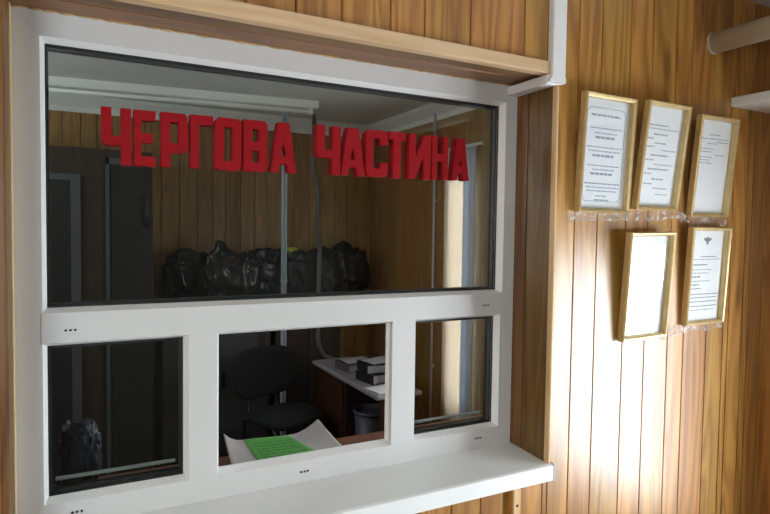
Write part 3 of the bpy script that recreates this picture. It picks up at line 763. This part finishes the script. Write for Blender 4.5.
for sx in (-1, 1):
    m = MB(); m.tube([(sx*.20, -.20, 0), (sx*.20, -.17, .25), (sx*.20, -.15, .43), (sx*.19, -.12, .445), (sx*.19, .16, .445)], .0125, 10); m.build('leg', M['blackmetal'], ch, local=True)
    m = MB(); m.tube([(sx*.20, .25, 0), (sx*.20, .21, .25), (sx*.195, .185, .44), (sx*.19, .16, .445)], .0125, 10); m.build('leg', M['blackmetal'], ch, local=True)
    m = MB(); m.tube([(sx*.12, .05, .44), (sx*.12, .24, .45), (sx*.12, .265, .47), (sx*.12, .255, .62), (sx*.12, .255, .72)], .010, 10); m.build('back_support', M['blackmetal'], ch, local=True)
m = MB(); m.tube([(-.19, -.10, .445), (.19, -.10, .445)], .0115, 10); m.tube([(-.19, .10, .445), (.19, .10, .445)], .0115, 10); m.build('seat_frame', M['blackmetal'], ch, local=True)

# counter under the service window, office side
CTZ = -.022
ct = thing('service_counter', (.55, .2, FZ), 'red brown counter top just inside the service window opening', 'counter')
m = MB(); m.box(-.25, WX+.2, YI+.001, .338, CTZ-.03, CTZ, .003); m.build('counter_top', M['redwood_x'], ct)
for x in (-.24, .6, 1.5):
    m = MB(); m.box(x, x+.025, YI+.002, .31, FZ, CTZ-.031); m.build('leg_panel', M['redwood'], ct)
# curled sheet on the counter with a green leaflet on it
def sheet_pt(u, v):
    bl, br, tr_, tl_ = Vector((.515, .150, 0)), Vector((.892, .150, 0)), Vector((.872, .432, 0)), Vector((.548, .448, 0))
    p = bl.lerp(br, u).lerp(tl_.lerp(tr_, u), v)
    z = CTZ + .0025 +   .036*max(0, 1-u*5.5)**2*max(0, (v-.1))**1.2 +   .040*max(0, (u-.72)/.28)**1.7*max(0, (v-.25)/.75)**1.3 + .002*math.sin(u*7)
    return (p.x, p.y, z)
m = MB(); m.grid(sheet_pt, 36, 20, .0012)
o = m.build('newspaper', M['newsprint'], None, loc=(.71, .31, CTZ)); tag(o, 'off white paper sheet with curled corners lying in the open middle pane', 'paper')
lf = thing('leaflet', (.70, .31, CTZ), 'bright green printed leaflet on the curled white sheet', 'leaflet')
def lpt(u, v):
    uu = .20 + .46*u + .12*(1-v)*u + .02*(1-v); vv = .02 + .955*v
    p = sheet_pt(min(uu, 1), vv); return (p[0], p[1], p[2]+.0022)
m = MB(); m.grid(lpt, 16, 14, .0012); m.build('sheet', M['greenpaper'], lf)
m = MB(); random.seed(9)
for v in (.16, .24, .34, .42, .52, .60, .70, .80):
    u = .10
    while u < .86:
        l = min(random.uniform(.05, .16), .9-u)
        if True:
            m.grid(lambda a, b: (lambda q: (q[0], q[1], q[2]+.0008))(lpt(u+l*a, v+.028*b)), 3, 1)
        u += l+.025
m.build('print', M['darkink'], lf)
# translucent bag on the counter behind the left pane
bag('carrier_bag', (.125, .235, CTZ), (.050, .045, .105), 'small crumpled lilac grey plastic bag behind the lower left pane', 21.3, M['clearbag'])

# curtain by the right hand wall
cu_ = thing('curtain', (2.40, 1.81, -.66), 'narrow cream curtain hanging at the right wall of the office, lit from behind', 'curtain')
def cpt(y0, y1, ph):
    return lambda u, v: (2.402+.010*math.sin(u*9+ph), y0+(y1-y0)*u, 1.245 - 1.90*v)
m = MB(); m.grid(cpt(1.740, 1.985, 0), 40, 6, .002); m.build('cloth', M['curtain'], cu_)
m = MB(); m.grid(cpt(1.630, 1.739, 2), 16, 6, .002); m.build('border', M['curtain_hem'], cu_)
m = MB(); m.tube([(2.405, 1.56, 1.252), (2.405, 2.05, 1.252)], .010, 10); m.build('rod', M['lum'], cu_)
for y in (1.58, 2.03):
    m = MB(); m.box(2.405, OX1-.0005, y-.008, y+.008, 1.244, 1.260); m.build('bracket', M['lum'], cu_)
v_ = thing('riser_pipe', (2.40, 2.13, FZ), 'thin pale upright pipe on the right wall, left of the curtain', 'pipe')
m = MB(); m.tube([(2.412, 2.13, FZ), (2.412, 2.13, OZ-.001)], .009, 10); m.build('pipe', M['pole'], v_)
for z in (-.3, .9):
    m = MB(); m.box(2.412, OX1-.0005, 2.118, 2.142, z, z+.02); m.build('clip', M['pole'], v_)

# ------------------------------------------------------------------ daylight
SKY_DIM, SKY_SUN = 10.5, 21.0
w = bpy.data.worlds.new('World'); sc.world = w; w.use_nodes = True
nt = w.node_tree; nt.nodes.clear()
bg = nd(nt, 'ShaderNodeBackground'); bg.inputs[0].default_value = (.86, .945, 1.0, 1); bg.inputs[1].default_value = 9.0
tc = nd(nt, 'ShaderNodeTexCoord'); sx_ = nd(nt, 'ShaderNodeSeparateXYZ'); nt.links.new(tc.outputs['Generated'], sx_.inputs[0])   # brighter sky towards the sun side (+x)
mr = nd(nt, 'ShaderNodeMapRange'); mr.inputs[1].default_value = -.2; mr.inputs[2].default_value = .7; mr.inputs[3].default_value = SKY_DIM; mr.inputs[4].default_value = SKY_SUN
nt.links.new(sx_.outputs[0], mr.inputs[0]); nt.links.new(mr.outputs[0], bg.inputs[1])
wo = nd(nt, 'ShaderNodeOutputWorld'); nt.links.new(bg.outputs[0], wo.inputs[0])
def portal(name, loc, rot, sx, sy):
    li = bpy.data.lights.new(name, 'AREA'); li.shape = 'RECTANGLE'; li.size = sx; li.size_y = sy; li.cycles.is_portal = True
    o = bpy.data.objects.new(name, li); COL.objects.link(o); o.location = loc; o.rotation_euler = rot
mid = lambda h: ((h[0]+h[1])/2, (h[2]+h[3])/2, h[1]-h[0], h[3]-h[2])
for nm, h, X in (('daylight_end', E_WIN, XE+.13), ('daylight_office', D_WIN, OX1+.115), ('curtain_backlight', BACKLIGHT_WIN, OX1+.115)):
    a, z, sa, sz = mid(h); portal(nm, (X, a, z), (0, PI/2, 0), sz, sa)
a, z, sa, sz = mid(FILL_L_WIN); portal('fill_office_left', (OX0-.095, a, z), (0, -PI/2, 0), sz, sa)
a, z, sa, sz = mid(FILL_B_WIN); portal('fill_back', (a, YB-.13, z), (PI/2, 0, 0), sa, sz)

# ------------------------------------------------------------------ camera
cam = bpy.data.cameras.new('camera'); cam.sensor_width = 36; cam.lens = 593.217*36/770; cam.clip_start = .02
co = bpy.data.objects.new('camera', cam); COL.objects.link(co)
Rm = Matrix(((0.88564861, 0.00761997, -0.46429351), (-0.46415579, 0.04388787, -0.88466562), (0.01363573, 0.9990074, 0.04240608)))
co.matrix_world = Matrix.Translation((0.11615177, -1.5, 0.68225488)) @ Rm.to_4x4()
sc.camera = co
sc.cycles.transparent_max_bounces = 24
sc.cycles.max_bounces = 10
sc.cycles.diffuse_bounces = 6
sc.cycles.use_denoising = True
sc.view_settings.view_transform = 'Standard'; sc.view_settings.look = 'None'
sc.view_settings.exposure = 0; sc.view_settings.gamma = 1
sc.view_settings.use_curve_mapping = False
